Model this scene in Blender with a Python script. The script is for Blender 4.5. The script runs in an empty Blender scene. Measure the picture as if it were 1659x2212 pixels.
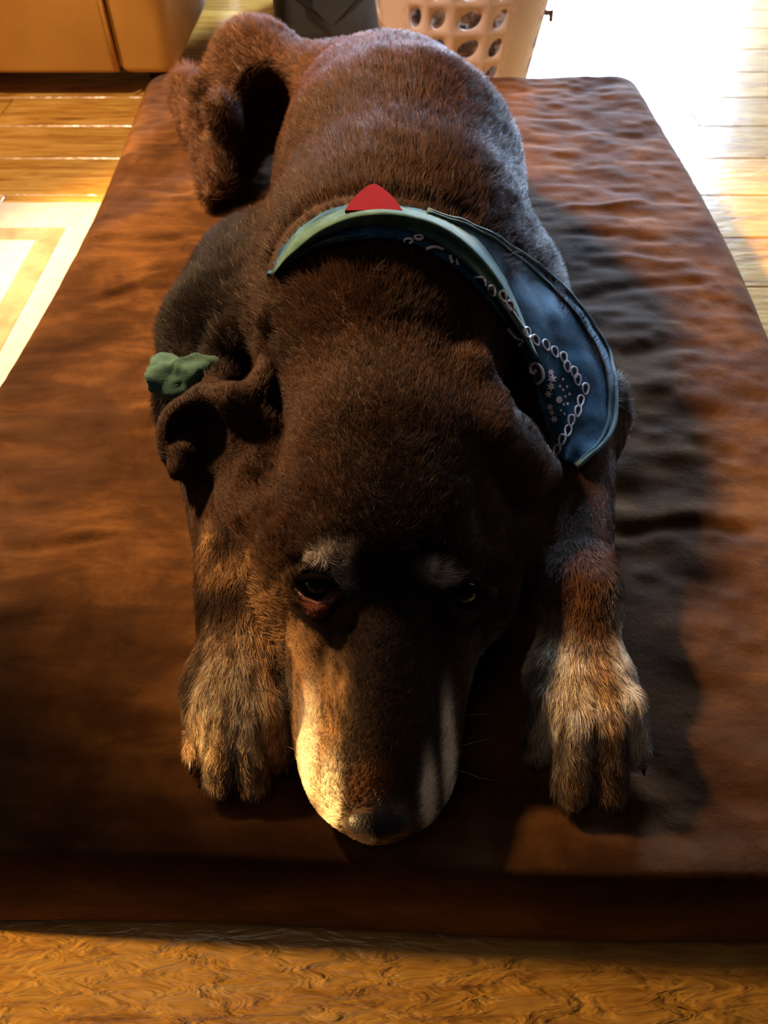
import bpy, bmesh, math, random
import numpy as np
from mathutils import Vector, Matrix
from mathutils.bvhtree import BVHTree

# ------------------------------------------------------------------ camera, world, lights, exposure
C = bpy.context.scene.collection
S = bpy.context.scene
random.seed(4); rng = np.random.default_rng(4)
BED = 0.13                       # height of the cushion's top
CAM = np.array([0.0, 0.0, BED + 0.47]); F = 1660.0; PITCH = math.radians(49)
cam = bpy.data.cameras.new('camera'); cam_o = bpy.data.objects.new('camera', cam); C.objects.link(cam_o)
cam_o.location = CAM; cam_o.rotation_euler = (math.radians(90) - PITCH, 0, 0)
cam.sensor_fit = 'VERTICAL'; cam.sensor_height = 24; cam.lens = 24 * F / 2212; cam.clip_start = 0.01
cam.dof.use_dof = True; cam.dof.focus_distance = .47; cam.dof.aperture_fstop = 7.8
S.camera = cam_o
S.view_settings.view_transform = 'Standard'; S.view_settings.look = 'None'
S.view_settings.gamma = 1; S.view_settings.use_curve_mapping = False; S.view_settings.exposure = 0.0
S.cycles.max_bounces = 6; S.cycles.diffuse_bounces = 2; S.cycles.glossy_bounces = 3; S.cycles.transmission_bounces = 4
S.cycles.use_adaptive_sampling = True; S.cycles.adaptive_threshold = 0.02; S.cycles.use_denoising = True
w = bpy.data.worlds.new('room_air'); S.world = w; w.use_nodes = True
w.node_tree.nodes['Background'].inputs[0].default_value = (0.25, 0.35, 1.0, 1)
w.node_tree.nodes['Background'].inputs[1].default_value = 0.014

def area(name, loc, target, size, watts, col):
    l = bpy.data.lights.new(name, 'AREA'); l.shape = 'DISK'; l.size = size; l.energy = watts; l.color = col
    o = bpy.data.objects.new(name, l); C.objects.link(o); o.location = loc
    o.rotation_euler = (Vector(target) - Vector(loc)).to_track_quat('-Z', 'Y').to_euler()
    return o
def spot(name, loc, target, watts, col, deg, blend, size):
    l = bpy.data.lights.new(name, 'SPOT'); l.energy = watts; l.color = col; l.spot_size = math.radians(deg); l.spot_blend = blend; l.shadow_soft_size = size
    o = bpy.data.objects.new(name, l); C.objects.link(o); o.location = loc; o.rotation_euler = (Vector(target) - Vector(loc)).to_track_quat('-Z', 'Y').to_euler(); return o
spot('lamp_light', (-0.93, 1.18, 1.30), (-.10, .86, .13), 430, (1.0, 0.61, 0.29), 46, .35, .07)
spot('fill_spot', (-1.2, .5, 2.1), (-.48, 1.62, .05), 240, (1, .70, .45), 44, .7, .05)  # added fill for the sofa and left floor, no known fixture
spot('floor_fill', (-1.5, .19, .122), (0, .07, 0), 620, (1.0, 0.60, 0.22), 20, .6, .02)  # added low light, only for the floor strip in front of the bed
spot('fill_spot', (1.3, 1.6, 2.2), (1.15, 1.2, 0), 90, (1, .58, .40), 40, 1, .05)  # added warm fill for the floor on the right
area('front_fill', (-.5, -.1, 2.2), (0, .6, .1), 1.0, 2.1, (1, .75, .55))  # added weak frontal fill, mainly for the bandana
WINDOW_COL = (0.52, 0.72, 1.0); WINDOW_STR = 140.0

# ------------------------------------------------------------------ helpers
cp, sp = math.cos(PITCH), math.sin(PITCH)
def ray(px, py):
    u = (np.asarray(px, float) - 829.5) / F; v = (1106 - np.asarray(py, float)) / F
    return np.stack([u + 0 * v, cp + sp * v, -sp + cp * v + 0 * u], -1)
def at(px, py, h=0.0):                      # point seen at a pixel, h above the cushion's top
    d = ray(px, py); t = (BED + np.asarray(h, float) - CAM[2]) / d[..., 2]
    return CAM + d * t[..., None] if d.ndim > 1 else CAM + d * t
def srgb(r, g, b):
    f = lambda c: (c / 255) / 12.92 if c <= 10 else ((c / 255 + .055) / 1.055) ** 2.4
    return (f(r), f(g), f(b), 1)
def empty(name, loc):
    o = bpy.data.objects.new(name, None); C.objects.link(o); o.location = loc; o.empty_display_size = .05; return o
def tag(o, label=None, cat=None, group=None, kind=None):
    if label: o['label'] = label
    if cat: o['category'] = cat
    if group: o['group'] = group
    if kind: o['kind'] = kind
    return o
def link(name, me, mat=None, parent=None, smooth=True):
    o = bpy.data.objects.new(name, me); C.objects.link(o)
    if mat: me.materials.append(mat)
    if smooth: me.polygons.foreach_set('use_smooth', [True] * len(me.polygons))
    if parent:
        o.parent = parent; L = Vector((0, 0, 0)); p = parent
        while p: L += p.location if p.matrix_parent_inverse == Matrix() else Vector((0, 0, 0)); p = p.parent
        o.matrix_parent_inverse = Matrix.Translation(-L)
    return o
def meshobj(name, V, Fc, mat=None, parent=None, smooth=True):
    me = bpy.data.meshes.new(name); me.from_pydata([tuple(map(float, v)) for v in V], [], [tuple(map(int, f)) for f in Fc]); me.update()
    return link(name, me, mat, parent, smooth)
def bmobj(name, bm, mat=None, parent=None, smooth=True):
    me = bpy.data.meshes.new(name); bm.to_mesh(me); bm.free(); return link(name, me, mat, parent, smooth)
def bm_box(bm, lo, hi, bevel=0.0, seg=3):
    r = bmesh.ops.create_cube(bm, size=1); vs = r['verts']
    for v in vs:
        v.co = Vector([(lo[i] + hi[i]) / 2 + v.co[i] * (hi[i] - lo[i]) for i in range(3)])
    if bevel:
        es = list({e for v in vs for e in v.link_edges})
        bmesh.ops.bevel(bm, geom=es, offset=bevel, segments=seg, profile=.5, affect='EDGES')
def tube(V, Fc, pts, rad, n=8):
    """append a tube with round ends along pts to the lists"""
    pts = np.asarray(pts, float); m = len(pts); rad = np.broadcast_to(np.asarray(rad, float), (m,))
    T = np.gradient(pts, axis=0); T /= np.linalg.norm(T, axis=1, keepdims=True) + 1e-9
    ref = np.array([0, 0, 1.0]) if abs(T[0][2]) < .9 else np.array([1.0, 0, 0]); base = len(V)
    for i in range(m):
        A = np.cross(T[i], ref); A /= np.linalg.norm(A) + 1e-9; B = np.cross(T[i], A)
        for k in range(n):
            a = 2 * math.pi * k / n; V.append(pts[i] + rad[i] * (math.cos(a) * A + math.sin(a) * B))
    for i in range(m - 1):
        for k in range(n):
            k2 = (k + 1) % n; Fc.append((base + i * n + k, base + i * n + k2, base + (i + 1) * n + k2, base + (i + 1) * n + k))
    Fc.append(tuple(base + k for k in range(n))[::-1]); Fc.append(tuple(base + (m - 1) * n + k for k in range(n)))
def hashl(ix, iy, iz, seed=0):
    n = (ix.astype(np.int64) * 73856093) ^ (iy.astype(np.int64) * 19349663) ^ (iz.astype(np.int64) * 83492791) ^ (seed * 2654435)
    n = (n ^ (n >> 13)) * 1274126177 & 0x7fffffff
    return ((n ^ (n >> 16)) & 0xffff) / 32767.5 - 1
def vnoise(P, scale, seed=0):
    Q = P / scale; I = np.floor(Q).astype(np.int64); f = Q - I; f = f * f * (3 - 2 * f); out = 0
    for dx in (0, 1):
        for dy in (0, 1):
            for dz in (0, 1):
                wt = (f[:, 0] if dx else 1 - f[:, 0]) * (f[:, 1] if dy else 1 - f[:, 1]) * (f[:, 2] if dz else 1 - f[:, 2])
                out = out + wt * hashl(I[:, 0] + dx, I[:, 1] + dy, I[:, 2] + dz, seed)
    return out

class NT:
    def __init__(s, name):
        s.m = bpy.data.materials.new(name); s.m.use_nodes = True; s.t = s.m.node_tree; s.b = s.t.nodes['Principled BSDF']
    def n(s, ty, **kw):
        nd = s.t.nodes.new(ty)
        for k, v in kw.items():
            if k.startswith('i_'): nd.inputs[k[2:].replace('_', ' ')].default_value = v
            else: setattr(nd, k, v)
        return nd
    def l(s, a, b): s.t.links.new(a, b)
    def ramp(s, fac, stops):
        r = s.n('ShaderNodeValToRGB'); e = r.color_ramp.elements
        while len(e) < len(stops): e.new(.5)
        for q, (p, c) in zip(e, stops): q.position = p; q.color = c
        s.l(fac, r.inputs[0]); return r.outputs[0]
    def coords(s, scale=(1, 1, 1), kind='Position', rnd=False):
        if kind == 'Position': src = s.n('ShaderNodeNewGeometry').outputs['Position']
        else: src = s.n('ShaderNodeTexCoord').outputs[kind]
        m = s.n('ShaderNodeMapping'); m.inputs['Scale'].default_value = scale; s.l(src, m.inputs['Vector'])
        if rnd:
            oi = s.n('ShaderNodeObjectInfo'); mu = s.n('ShaderNodeVectorMath', operation='SCALE'); mu.inputs[0].default_value = (37, 53, 11)
            s.l(oi.outputs['Random'], mu.inputs['Scale']); s.l(mu.outputs[0], m.inputs['Location'])
        return m.outputs[0]
    def noise(s, vec, scale, detail=4, rough=.55, dist=0):
        n = s.n('ShaderNodeTexNoise'); n.inputs['Scale'].default_value = scale; n.inputs['Detail'].default_value = detail
        n.inputs['Roughness'].default_value = rough; n.inputs['Distortion'].default_value = dist; s.l(vec, n.inputs['Vector']); return n.outputs['Fac']
    def bump(s, h, strength, dist):
        b = s.n('ShaderNodeBump'); b.inputs['Strength'].default_value = strength; b.inputs['Distance'].default_value = dist
        s.l(h, b.inputs['Height']); s.l(b.outputs[0], s.b.inputs['Normal']); return b
    def set(s, **kw):
        for k, v in kw.items(): s.b.inputs[k.replace('_', ' ')].default_value = v
        return s
def plain(name, col, rough=.6, **kw):
    t = NT(name); t.set(Base_Color=col, Roughness=rough, **kw); return t.m

# ------------------------------------------------------------------ materials of the setting
wood = NT('oiled_oak')
v = wood.coords((1.6, 14, 14), rnd=True)
g1 = wood.noise(v, 3.2, 6, .62, 1.3); g2 = wood.noise(wood.coords((6, 70, 70), rnd=True), 4, 4, .6, .4)
mx = wood.n('ShaderNodeMath', operation='MULTIPLY_ADD'); mx.inputs[1].default_value = .35; wood.l(g2, mx.inputs[0]); wood.l(g1, mx.inputs[2])
col = wood.ramp(mx.outputs[0], [(.45, (.16, .065, .012, 1)), (.56, (.40, .185, .03, 1)), (.70, (.60, .32, .06, 1)), (.9, (.72, .44, .12, 1))])
oi = wood.n('ShaderNodeObjectInfo'); hs = wood.n('ShaderNodeHueSaturation'); mr = wood.n('ShaderNodeMapRange')
mr.inputs['To Min'].default_value = .8; mr.inputs['To Max'].default_value = 1.15; wood.l(oi.outputs['Random'], mr.inputs['Value'])
wood.l(mr.outputs[0], hs.inputs['Value']); wood.l(col, hs.inputs['Color']); wood.l(hs.outputs[0], wood.b.inputs['Base Color'])
wood.set(Roughness=.26, Specular_IOR_Level=.8)
g3 = wood.noise(wood.coords((9, 38, 38), rnd=True), 3.0, 3, .55, .8)
wood.bump(g3, .35, .004)
suede = NT('brown_suede')
v = suede.coords(); n1 = suede.noise(v, 7, 6, .65, .6); n2 = suede.noise(suede.coords((1, 3.5, 1)), 12, 4, .6, .5)
ad = suede.n('ShaderNodeMath', operation='MULTIPLY_ADD'); ad.inputs[1].default_value = .5; suede.l(n2, ad.inputs[0]); suede.l(n1, ad.inputs[2])
suede.l(suede.ramp(ad.outputs[0], [(.5, (.013, .0048, .0016, 1)), (.75, (.045, .018, .005, 1)), (.95, (.10, .043, .012, 1))]), suede.b.inputs['Base Color'])
suede.set(Roughness=.85, Specular_IOR_Level=.05, Sheen_Weight=.06, Sheen_Roughness=.35, Sheen_Tint=(.8, .36, .12, 1))
suede.bump(suede.noise(v, 60, 5, .7), .35, .003)
leather = NT('tan_sofa_leather')
v = leather.coords(); leather.l(leather.ramp(leather.noise(v, 5, 4), [(.3, (.44, .20, .028, 1)), (.7, (.58, .29, .05, 1))]), leather.b.inputs['Base Color'])
leather.set(Roughness=.6); leather.bump(leather.noise(v, 90, 3), .2, .002)
dark_plastic = plain('black_feet', (.01, .008, .008, 1), .5)
basket_m = NT('beige_plastic'); basket_m.set(Base_Color=(.85, .64, .56, 1), Roughness=.38, Subsurface_Weight=.0)
plaster = NT('wall_plaster'); plaster.set(Base_Color=(.30, .22, .17, 1), Roughness=.9); plaster.bump(plaster.noise(plaster.coords(), 40, 3), .1, .003)
white_frame = plain('painted_frame', (.7, .68, .65, 1), .4)
mat_m = NT('cream_floor_mat')
sx = mat_m.n('ShaderNodeSeparateXYZ'); mat_m.l(mat_m.coords(), sx.inputs[0])
mat_m.l(mat_m.ramp(mat_m.noise(mat_m.coords(), 60, 3), [(.3, (.50, .43, .33, 1)), (.7, (.60, .53, .42, 1))]), mat_m.b.inputs['Base Color'])
mat_m.set(Roughness=.8)
mat_border = NT('beige_mat_border'); mat_border.l(mat_border.ramp(mat_border.noise(mat_border.coords(), 30, 4), [(.35, (.30, .15, .075, 1)), (.65, (.42, .26, .15, 1))]), mat_border.b.inputs['Base Color']); mat_border.set(Roughness=.8)
bag_m = NT('dark_grey_nylon'); bag_m.set(Base_Color=(.035, .04, .045, 1), Roughness=.55); bag_m.bump(bag_m.noise(bag_m.coords(), 18, 4), .5, .01)

# ------------------------------------------------------------------ floor of planks, walls, window
floor = bpy.data.objects.new('floor', None)
bm = bmesh.new(); bm_box(bm, (-2.4, -.8, -.06), (2.4, 4.0, -.019)); floor = bmobj('floor', bm, plain('subfloor', (.03, .015, .006, 1), .9), None, False)
tag(floor, 'honey-coloured wooden floor of wide grained planks', kind='structure')
PW, PL = .131, 1.3
bm = bmesh.new(); bm_box(bm, (-PL / 2 + .0006, -PW / 2 + .0006, -.018), (PL / 2 - .0006, PW / 2 - .0006, 0), .0016, 1)
plank_me = bpy.data.meshes.new('plank'); bm.to_mesh(plank_me); bm.free(); plank_me.materials.append(wood.m)
r = 0; y = -.57
while y < 3.95:
    off = (r * .47) % PL; x = -2.3 - off + PL / 2
    while x - PL / 2 < 2.4:
        if x + PL / 2 > -2.4:
            o = bpy.data.objects.new('plank', plank_me); C.objects.link(o); o.location = (x, y, 0); o.parent = floor
        x += PL
    y += PW; r += 1
WX0, WX1, WZ0, WZ1 = .62, 1.47, .16, 1.75
def wallbox(name, boxes, label):
    bm = bmesh.new()
    for lo, hi in boxes: bm_box(bm, lo, hi)
    tag(bmobj(name, bm, plaster.m, None, False), label, kind='structure')
wallbox('wall_back', [((-2.4, 3.9, 0), (WX0, 4.0, 2.5)), ((WX1, 3.9, 0), (2.4, 4.0, 2.5)), ((WX0, 3.9, 0), (WX1, 4.0, WZ0)), ((WX0, 3.9, WZ1), (WX1, 4.0, 2.5))], 'far plaster wall with a tall bright window')
wallbox('wall_left', [((-2.42, -.8, 0), (-2.32, 4.0, 2.5))], 'left plaster wall')
wallbox('wall_right', [((2.32, -.8, 0), (2.42, 4.0, 2.5))], 'right plaster wall')
win = empty('window_1', ((WX0 + WX1) / 2, 3.95, WZ0)); tag(win, 'tall window letting in cool daylight on the far wall', kind='structure')
sky = NT('daylight_pane'); sky.set(Base_Color=(0, 0, 0, 1)); sky.b.inputs['Emission Color'].default_value = (*WINDOW_COL, 1); sky.b.inputs['Emission Strength'].default_value = WINDOW_STR
bm = bmesh.new(); bm_box(bm, (WX0 + .03, 3.955, WZ0 + .03), (WX1 - .03, 3.965, WZ1 - .03)); bmobj('pane', bm, sky.m, win, False)
bm = bmesh.new()
for lo, hi in [((WX0, 3.9, WZ0), (WX0 + .035, 3.98, WZ1)), ((WX1 - .035, 3.9, WZ0), (WX1, 3.98, WZ1)), ((WX0, 3.9, WZ0), (WX1, 3.98, WZ0 + .035)), ((WX0, 3.9, WZ1 - .035), (WX1, 3.98, WZ1))]: bm_box(bm, lo, hi)
bmobj('window_frame', bm, white_frame, win, False)

# ------------------------------------------------------------------ the dog bed cushion
def smooth(a, b, x): t = np.clip((x - a) / (b - a), 0, 1); return t * t * (3 - 2 * t)
BX0, BX1, BY0, BY1 = -.387, .408, .126, 1.365
GROOVES = [((190, 522), (425, 512), .006, -.010), ((200, 536), (430, 545), .005, -.009), ((180, 552), (400, 556), .005, -.004), ((190, 640), (400, 590), .006, .007), ((180, 655), (400, 612), .006, -.006), ((150, 690), (330, 650), .008, .005),
           ((0, 1172), (440, 1120), .006, .004), ((0, 1190), (440, 1145), .006, -.006), ((1290, 1140), (1659, 1135), .008, -.006), ((1180, 1110), (1659, 1120), .012, .003),
           ((1200, 450), (1400, 440), .006, .005), ((1190, 500), (1450, 520), .009, -.005), ((1230, 640), (1560, 600), .010, -.005), ((1330, 560), (1500, 570), .008, .004), ((1340, 760), (1650, 750), .012, -.004),
           ((300, 410), (420, 405), .005, -.003), ((310, 435), (420, 430), .005, -.003), ((280, 460), (420, 462), .006, -.003), ((60, 900), (330, 860), .012, -.003), ((200, 1010), (430, 1090), .015, -.004)]
GR = [(at(*a), at(*b), wd, hh) for a, b, wd, hh in GROOVES]
def bed_grid(NX=300, NY=420):
    s = np.linspace(-1, 1, NX); s = np.sin(s * math.pi / 2) * .45 + s * .55
    t = np.linspace(-1, 1, NY); t = np.sin(t * math.pi / 2) * .45 + t * .55
    hx, hy = (BX1 - BX0) / 2, (BY1 - BY0) / 2; X, Y = np.meshgrid(s * hx, t * hy, indexing='ij'); rc = .05
    qx = np.clip(X, -hx + rc, hx - rc); qy = np.clip(Y, -hy + rc, hy - rc); dx, dy = X - qx, Y - qy
    L2 = np.hypot(dx, dy); k = np.maximum(abs(dx), abs(dy)) / np.maximum(L2, 1e-9); dx, dy = dx * k, dy * k
    X = qx + dx; Y = qy + dy
    d = np.minimum(np.minimum(hx - abs(X), hy - abs(Y)), 9)
    cor = (abs(qx) >= hx - rc - 1e-9) & (abs(qy) >= hy - rc - 1e-9); d = np.where(cor, rc - np.hypot(dx, dy), d)
    front = smooth(-.2, -.8, Y / hy)
    return X, Y, d, front, (BX0 + BX1) / 2, (BY0 + BY1) / 2
def bed_top():
    X, Y, d, front, cx, cy = bed_grid()
    Rh = .035 - .020 * front * smooth(-.5, -.9, Y / .6); q = np.clip(1 - d / Rh, 0, 1)
    Z = BED - .065 * (1 - np.sqrt(np.maximum(1 - q * q, 0)))
    wx = X + cx + .022 * np.clip(X / .4, 0, 1) * (Y / .62) + .012 * np.sin(Y * 5 + 1) * (d < 9) ; wy = Y + cy
    wy = wy - .012 * X * 1.2 - .004 * np.sin(X * 9)
    P = np.stack([wx.ravel(), wy.ravel(), 0 * wx.ravel()], -1)
    dz = .004 * vnoise(P, .14, 1) + .0022 * vnoise(P * [1, 2.2, 1], .05, 2) + .0012 * vnoise(P * [1, 1.6, 1], .02, 3)
    for a, b, wd, hh in GR:
        ab = (b - a)[:2]; L = ab @ ab; tt = ((P[:, :2] - a[:2]) @ ab) / L
        px = P[:, :2] - a[:2] - np.clip(tt, 0, 1)[:, None] * ab; dd = np.hypot(px[:, 0], px[:, 1])
        wob = .006 * np.sin(tt * 7 + hh * 900); perp = (px @ np.array([-ab[1], ab[0]])) / math.sqrt(L)
        dd = np.hypot(dd - 0, 0) if True else dd
        dz += .6 * hh * np.exp(-((perp + wob * 0.5) / wd) ** 2) * np.clip(np.minimum(tt, 1 - tt) * 5 + .15, 0, 1) * (np.abs(perp) < 4 * wd)
    dzz = dz.reshape(Z.shape); und = smooth(.24, .18, abs(wx)) * smooth(1.15, 1.02, wy) * smooth(.10, .2, wy); dzz = np.where(dzz > 0, dzz * (1 - .9 * und), dzz) - .002 * und
    Z = Z + dzz * smooth(0, .05, d)
    return wx, wy, Z, d, X, Y
wx, wy, Z, d, X0, Y0 = bed_top(); NX, NY = wx.shape
q = np.clip(1 - d / (.03 - .022 * smooth(-.5, -.9, Y0 / .62)), 0, 1); Zb = .065 - .065 * np.sqrt(np.maximum(1 - q * q, 0)); Zb = np.where(d <= 1e-6, Z, np.minimum(Zb, Z - .002))
V = np.concatenate([np.stack([wx, wy, Z], -1).reshape(-1, 3), np.stack([wx, wy, Zb], -1)[1:-1, 1:-1].reshape(-1, 3)])
I = np.arange(NX * NY).reshape(NX, NY); J = I.copy(); J[1:-1, 1:-1] = NX * NY + np.arange((NX - 2) * (NY - 2)).reshape(NX - 2, NY - 2)
def quads(I): return np.stack([I[:-1, :-1], I[1:, :-1], I[1:, 1:], I[:-1, 1:]], -1).reshape(-1, 4)
bed = meshobj('dog_bed', V, np.concatenate([quads(I), quads(J)[:, ::-1]]).tolist(), suede.m)
tag(bed, 'large brown suede dog bed cushion with creases under the lying dog', 'dog bed')

# ------------------------------------------------------------------ dog body as one implicit surface
RES = .003
LO = np.array([-.30, .10, -.012]); HI = np.array([.26, 1.20, .262])
NG = ((HI - LO) / RES).astype(int) + 1
field = np.full(NG, .5, np.float32)
ROLL = math.radians(7); HP = np.array([0, 0, .05])     # the head leans to its left, pivot under the chin
cr, sr = math.cos(ROLL), math.sin(ROLL)
def head_to_world(p):
    p = np.asarray(p, float) - HP; return np.stack([p[..., 0] * cr + p[..., 2] * sr, p[..., 1], -p[..., 0] * sr + p[..., 2] * cr], -1) + HP
def block(c, R, head):
    c = head_to_world(c) if head else np.asarray(c, float)
    i0 = np.maximum(((c - R - LO) / RES).astype(int), 0); i1 = np.minimum(((c + R - LO) / RES).astype(int) + 2, NG)
    ax = [np.arange(a, b, dtype=np.float32) * RES + l for a, b, l in zip(i0, i1, LO)]
    sl = tuple(slice(a, b) for a, b in zip(i0, i1)); X, Y, Z = np.meshgrid(*ax, indexing='ij', sparse=True)
    if head:
        x = X - HP[0]; z = Z - HP[2]; X = x * cr - z * sr + HP[0]; Z = x * sr + z * cr + HP[2]
    return sl, X, Y, Z
def blend(sl, dnew, k, sub=False):
    a = field[sl]
    if sub: dnew = -dnew; h = np.maximum(k - abs(a - dnew), 0) / k; field[sl] = np.maximum(a, dnew) + h * h * k * .25
    else: h = np.maximum(k - abs(a - dnew), 0) / k; field[sl] = np.minimum(a, dnew) - h * h * k * .25
def ell(c, r, k=.02, head=False, sub=False, rz=0, rx=0, ry=0):
    sl, X, Y, Z = block(c, max(r) + k + .012, head)
    x, y, z = X - c[0], Y - c[1], Z - c[2]
    if rz: a = math.radians(rz); x, y = x * math.cos(a) + y * math.sin(a), -x * math.sin(a) + y * math.cos(a)
    if rx: a = math.radians(rx); y, z = y * math.cos(a) + z * math.sin(a), -y * math.sin(a) + z * math.cos(a)
    if ry: a = math.radians(ry); z, x = z * math.cos(a) + x * math.sin(a), -z * math.sin(a) + x * math.cos(a)
    k0 = np.sqrt((x / r[0]) ** 2 + (y / r[1]) ** 2 + (z / r[2]) ** 2); k1 = np.sqrt((x / r[0] ** 2) ** 2 + (y / r[1] ** 2) ** 2 + (z / r[2] ** 2) ** 2)
    blend(sl, (k0 * (k0 - 1) / np.maximum(k1, 1e-6)).astype(np.float32), k, sub)
def cone(a, b, ra, rb, k=.02, head=False, sub=False):
    a, b = np.asarray(a, float), np.asarray(b, float); c = (a + b) / 2; R = np.linalg.norm(b - a) / 2 + max(ra, rb) + k + .012
    sl, X, Y, Z = block(c, R, head); ab = b - a; L = ab @ ab
    t = np.clip(((X - a[0]) * ab[0] + (Y - a[1]) * ab[1] + (Z - a[2]) * ab[2]) / L, 0, 1)
    dd = np.sqrt((X - a[0] - t * ab[0]) ** 2 + (Y - a[1] - t * ab[1]) ** 2 + (Z - a[2] - t * ab[2]) ** 2) - (ra + (rb - ra) * t)
    blend(sl, dd.astype(np.float32), k, sub)
def chain(pts, rs, k=.015, head=False):
    for i in range(len(pts) - 1): cone(pts[i], pts[i + 1], rs[i], rs[i + 1], k, head)
def ph(px, py, h): p = at(px, py, h); return (p[0], p[1], h)

# --- trunk (z is height above the cushion)
chain([(0, .44, .083), (.0, .53, .095), (.012, .62, .095), (.015, .76, .098), (.003, .88, .086), (-.02, .965, .078)], [.074, .088, .098, .102, .090, .078], .07)
ell((.01, .62, .05), (.135, .13, .06), .04); ell((.015, .82, .05), (.123, .2, .055), .04)
ell((-.106, .60, .062), (.072, .115, .066), .03, rz=8)              # left shoulder and upper arm
ell((.095, .60, .060), (.066, .105, .062), .03, rz=-8)
ell((-.02, 1.0, .06), (.11, .10, .075), .04)
cone((-.150, .56, .055), (-.148, .50, .035), .044, .034, .03)        # elbows
cone((.135, .53, .055), (.160, .47, .035), .05, .038, .03)
# --- forearms and paws
PAWS = []
def paw(elbow, wrist, base, tips, side):
    chain([elbow, wrist, base], [.034, .0215, .026], .02)
    b = np.array(base)
    ell((b[0], b[1] - .012, b[2]), (.033, .034, .022), .014)
    for i, (tx, ty, kr) in enumerate(tips):
        kn = b + np.array([(tx - b[0]) * .72, (ty - b[1]) * .55, .006]); tip = np.array([tx, ty, .0065])
        cone(b + [(tx - b[0]) * .4, -.012, .006], kn, .0125, kr, .005); cone(kn, tip, kr, kr * .82, .004)
        PAWS.append((tip, kn, side))
paw((-.150, .49, .042), (-.099, .300, .038), (-.094, .248, .026), [(-.116, .204, .0105), (-.099, .187, .0122), (-.081, .186, .0122), (-.064, .200, .0108)], -1)
paw((.160, .49, .042), (.132, .300, .042), (.125, .248, .028), [(.098, .206, .0112), (.114, .180, .0128), (.136, .179, .0128), (.156, .203, .0112)], 1)
# --- haunch on the left with raised knee, hock lump and foot beside
k1 = ph(553, 148, .105); chain([k1, ph(560, 235, .07), ph(520, 320, .04), ph(475, 400, .020)], [.042, .050, .038, .018], .02)
chain([(-.04, .97, .075), k1], [.065, .042], .035)
ell(k1, (.056, .050, .050), .015)
ell((-.142, .945, .066), (.047, .088, .082), .010, sub=True)
chain([(k1[0] - .022, k1[1], k1[2] + .004), ph(440, 200, .085), ph(428, 300, .045), ph(452, 425, .018)], [.026, .016, .013, .010], .010)
chain([ph(476, 238, .115), ph(492, 290, .09)], [.017, .014], .006)
chain([ph(430, 110, .05), ph(400, 200, .04), ph(408, 285, .02)], [.022, .022, .013], .014)
# --- head (own frame, leaning with ROLL)
H = True
ell((0, .385, .094), (.070, .080, .066), .02, H); ell((0, .318, .082), (.060, .058, .056), .025, H, rx=-14)
for s in (-1, 1):
    ell((s * .050, .335, .056), (.038, .075, .048), .025, H, rz=s * 8)
    ell((s * .082, .368, .040), (.045, .058, .042), .02, H, rz=s * 10)
    ell((s * .030, .218, .024), (.023, .062, .027), .012, H, rz=-s * 5)
    ell((s * .038, .262, .045), (.022, .035, .026), .02, H)
    ell((s * .034, .289, .104), (.017, .014, .011), .012, H)
ell((0, .215, .032), (.040, .070, .034), .015, H, rx=8)
cone((0, .285, .079), (0, .178, .045), .024, .0165, .018, H)
ell((0, .168, .030), (.026, .024, .020), .012, H)
ell((0, .25, .01), (.045, .09, .018), .02, H)
for s in (-1, 1): ell((s * .045, .270, .089), (.0150, .0135, .0125), .008, H, sub=True)
for s in (-1, 1):
    cone((s * .030, .2675, .0905), (s * .044, .2555, .0805), .004, .0042, .004, H); cone((s * .044, .2555, .0805), (s * .060, .268, .082), .0042, .004, .004, H)
    cone((s * .030, .2685, .0935), (s * .042, .279, .1015), .004, .0045, .004, H); cone((s * .042, .279, .1015), (s * .060, .272, .088), .0045, .004, .004, H)
# --- ears: the left one flipped open like a cup, the right one folded down
ch = lambda L, R, k=.007: chain([ph(*p) for p in L], R, k)
def surf(px, py, inset=0.0):
    d = ray(px, py); d = d / np.linalg.norm(d); t = np.arange(.2, 1.2, .0015); P = CAM + d * t[:, None] - [0, 0, BED]; I = ((P - LO) / RES).round().astype(int)
    ok = ((I >= 0) & (I < NG)).all(1); f = np.ones(len(t)); f[ok] = field[I[ok, 0], I[ok, 1], I[ok, 2]]; k = np.argmax(f < 0); return tuple(P[k] + d * inset) if f[k] < 0 else ph(px, py, .08)
a1 = surf(600, 850, .004); a2 = surf(560, 868, .0)
e0 = np.array(ph(428, 950, .090))
chain([a1, a2, ph(500, 872, .120), ph(455, 868, .118)], [.012, .014, .0125, .012], .010)
ell(e0, (.0290, .027, .033), .012, rx=-20); chain([e0 + [.02, 0, -.004], surf(560, 1010, .01)], [.019, .02], .012); chain([ph(480, 935, .085), surf(545, 930, .006)], [.018, .02], .012)
vd = CAM - [0, 0, BED] - e0; vd = vd / np.linalg.norm(vd)
ell(e0 + vd * .0235 + [-.001, .001, .004], (.0215, .019, .0240), .006, sub=True, rx=-20, rz=12); ell(np.array(ph(450, 985, .088)) + vd * .026, (.020, .016, .020), .006, sub=True)
chain([np.array(ph(383, 1018, .088)), np.array(ph(396, 978, .094)), np.array(ph(418, 948, .094))], [.007, .0078, .005], .004)
chain([e0 + [-.012, -.004, -.006], e0 + [-.010, -.010, -.014] + vd * .008], [.008, .0065], .004)
q0, q1, q2 = surf(590, 705, .004), surf(583, 780, .004), surf(545, 850, .004); chain([q0, q1, q2], [.008, .008, .008], .008)
q0, q1, q2 = surf(510, 745, .006), surf(478, 810, .004), ph(450, 862, .112); chain([q0, q1, q2], [.012, .010, .010], .012)
p = surf(540, 780, -.003); ell(p, (.010, .024, .008), .008, sub=True, rz=-20)
ch([(1000, 720, .135), (1015, 800, .135), (1060, 880, .12), (1120, 945, .10), (1180, 1010, .078)], [.010, .012, .012, .012, .007], .009)
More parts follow.
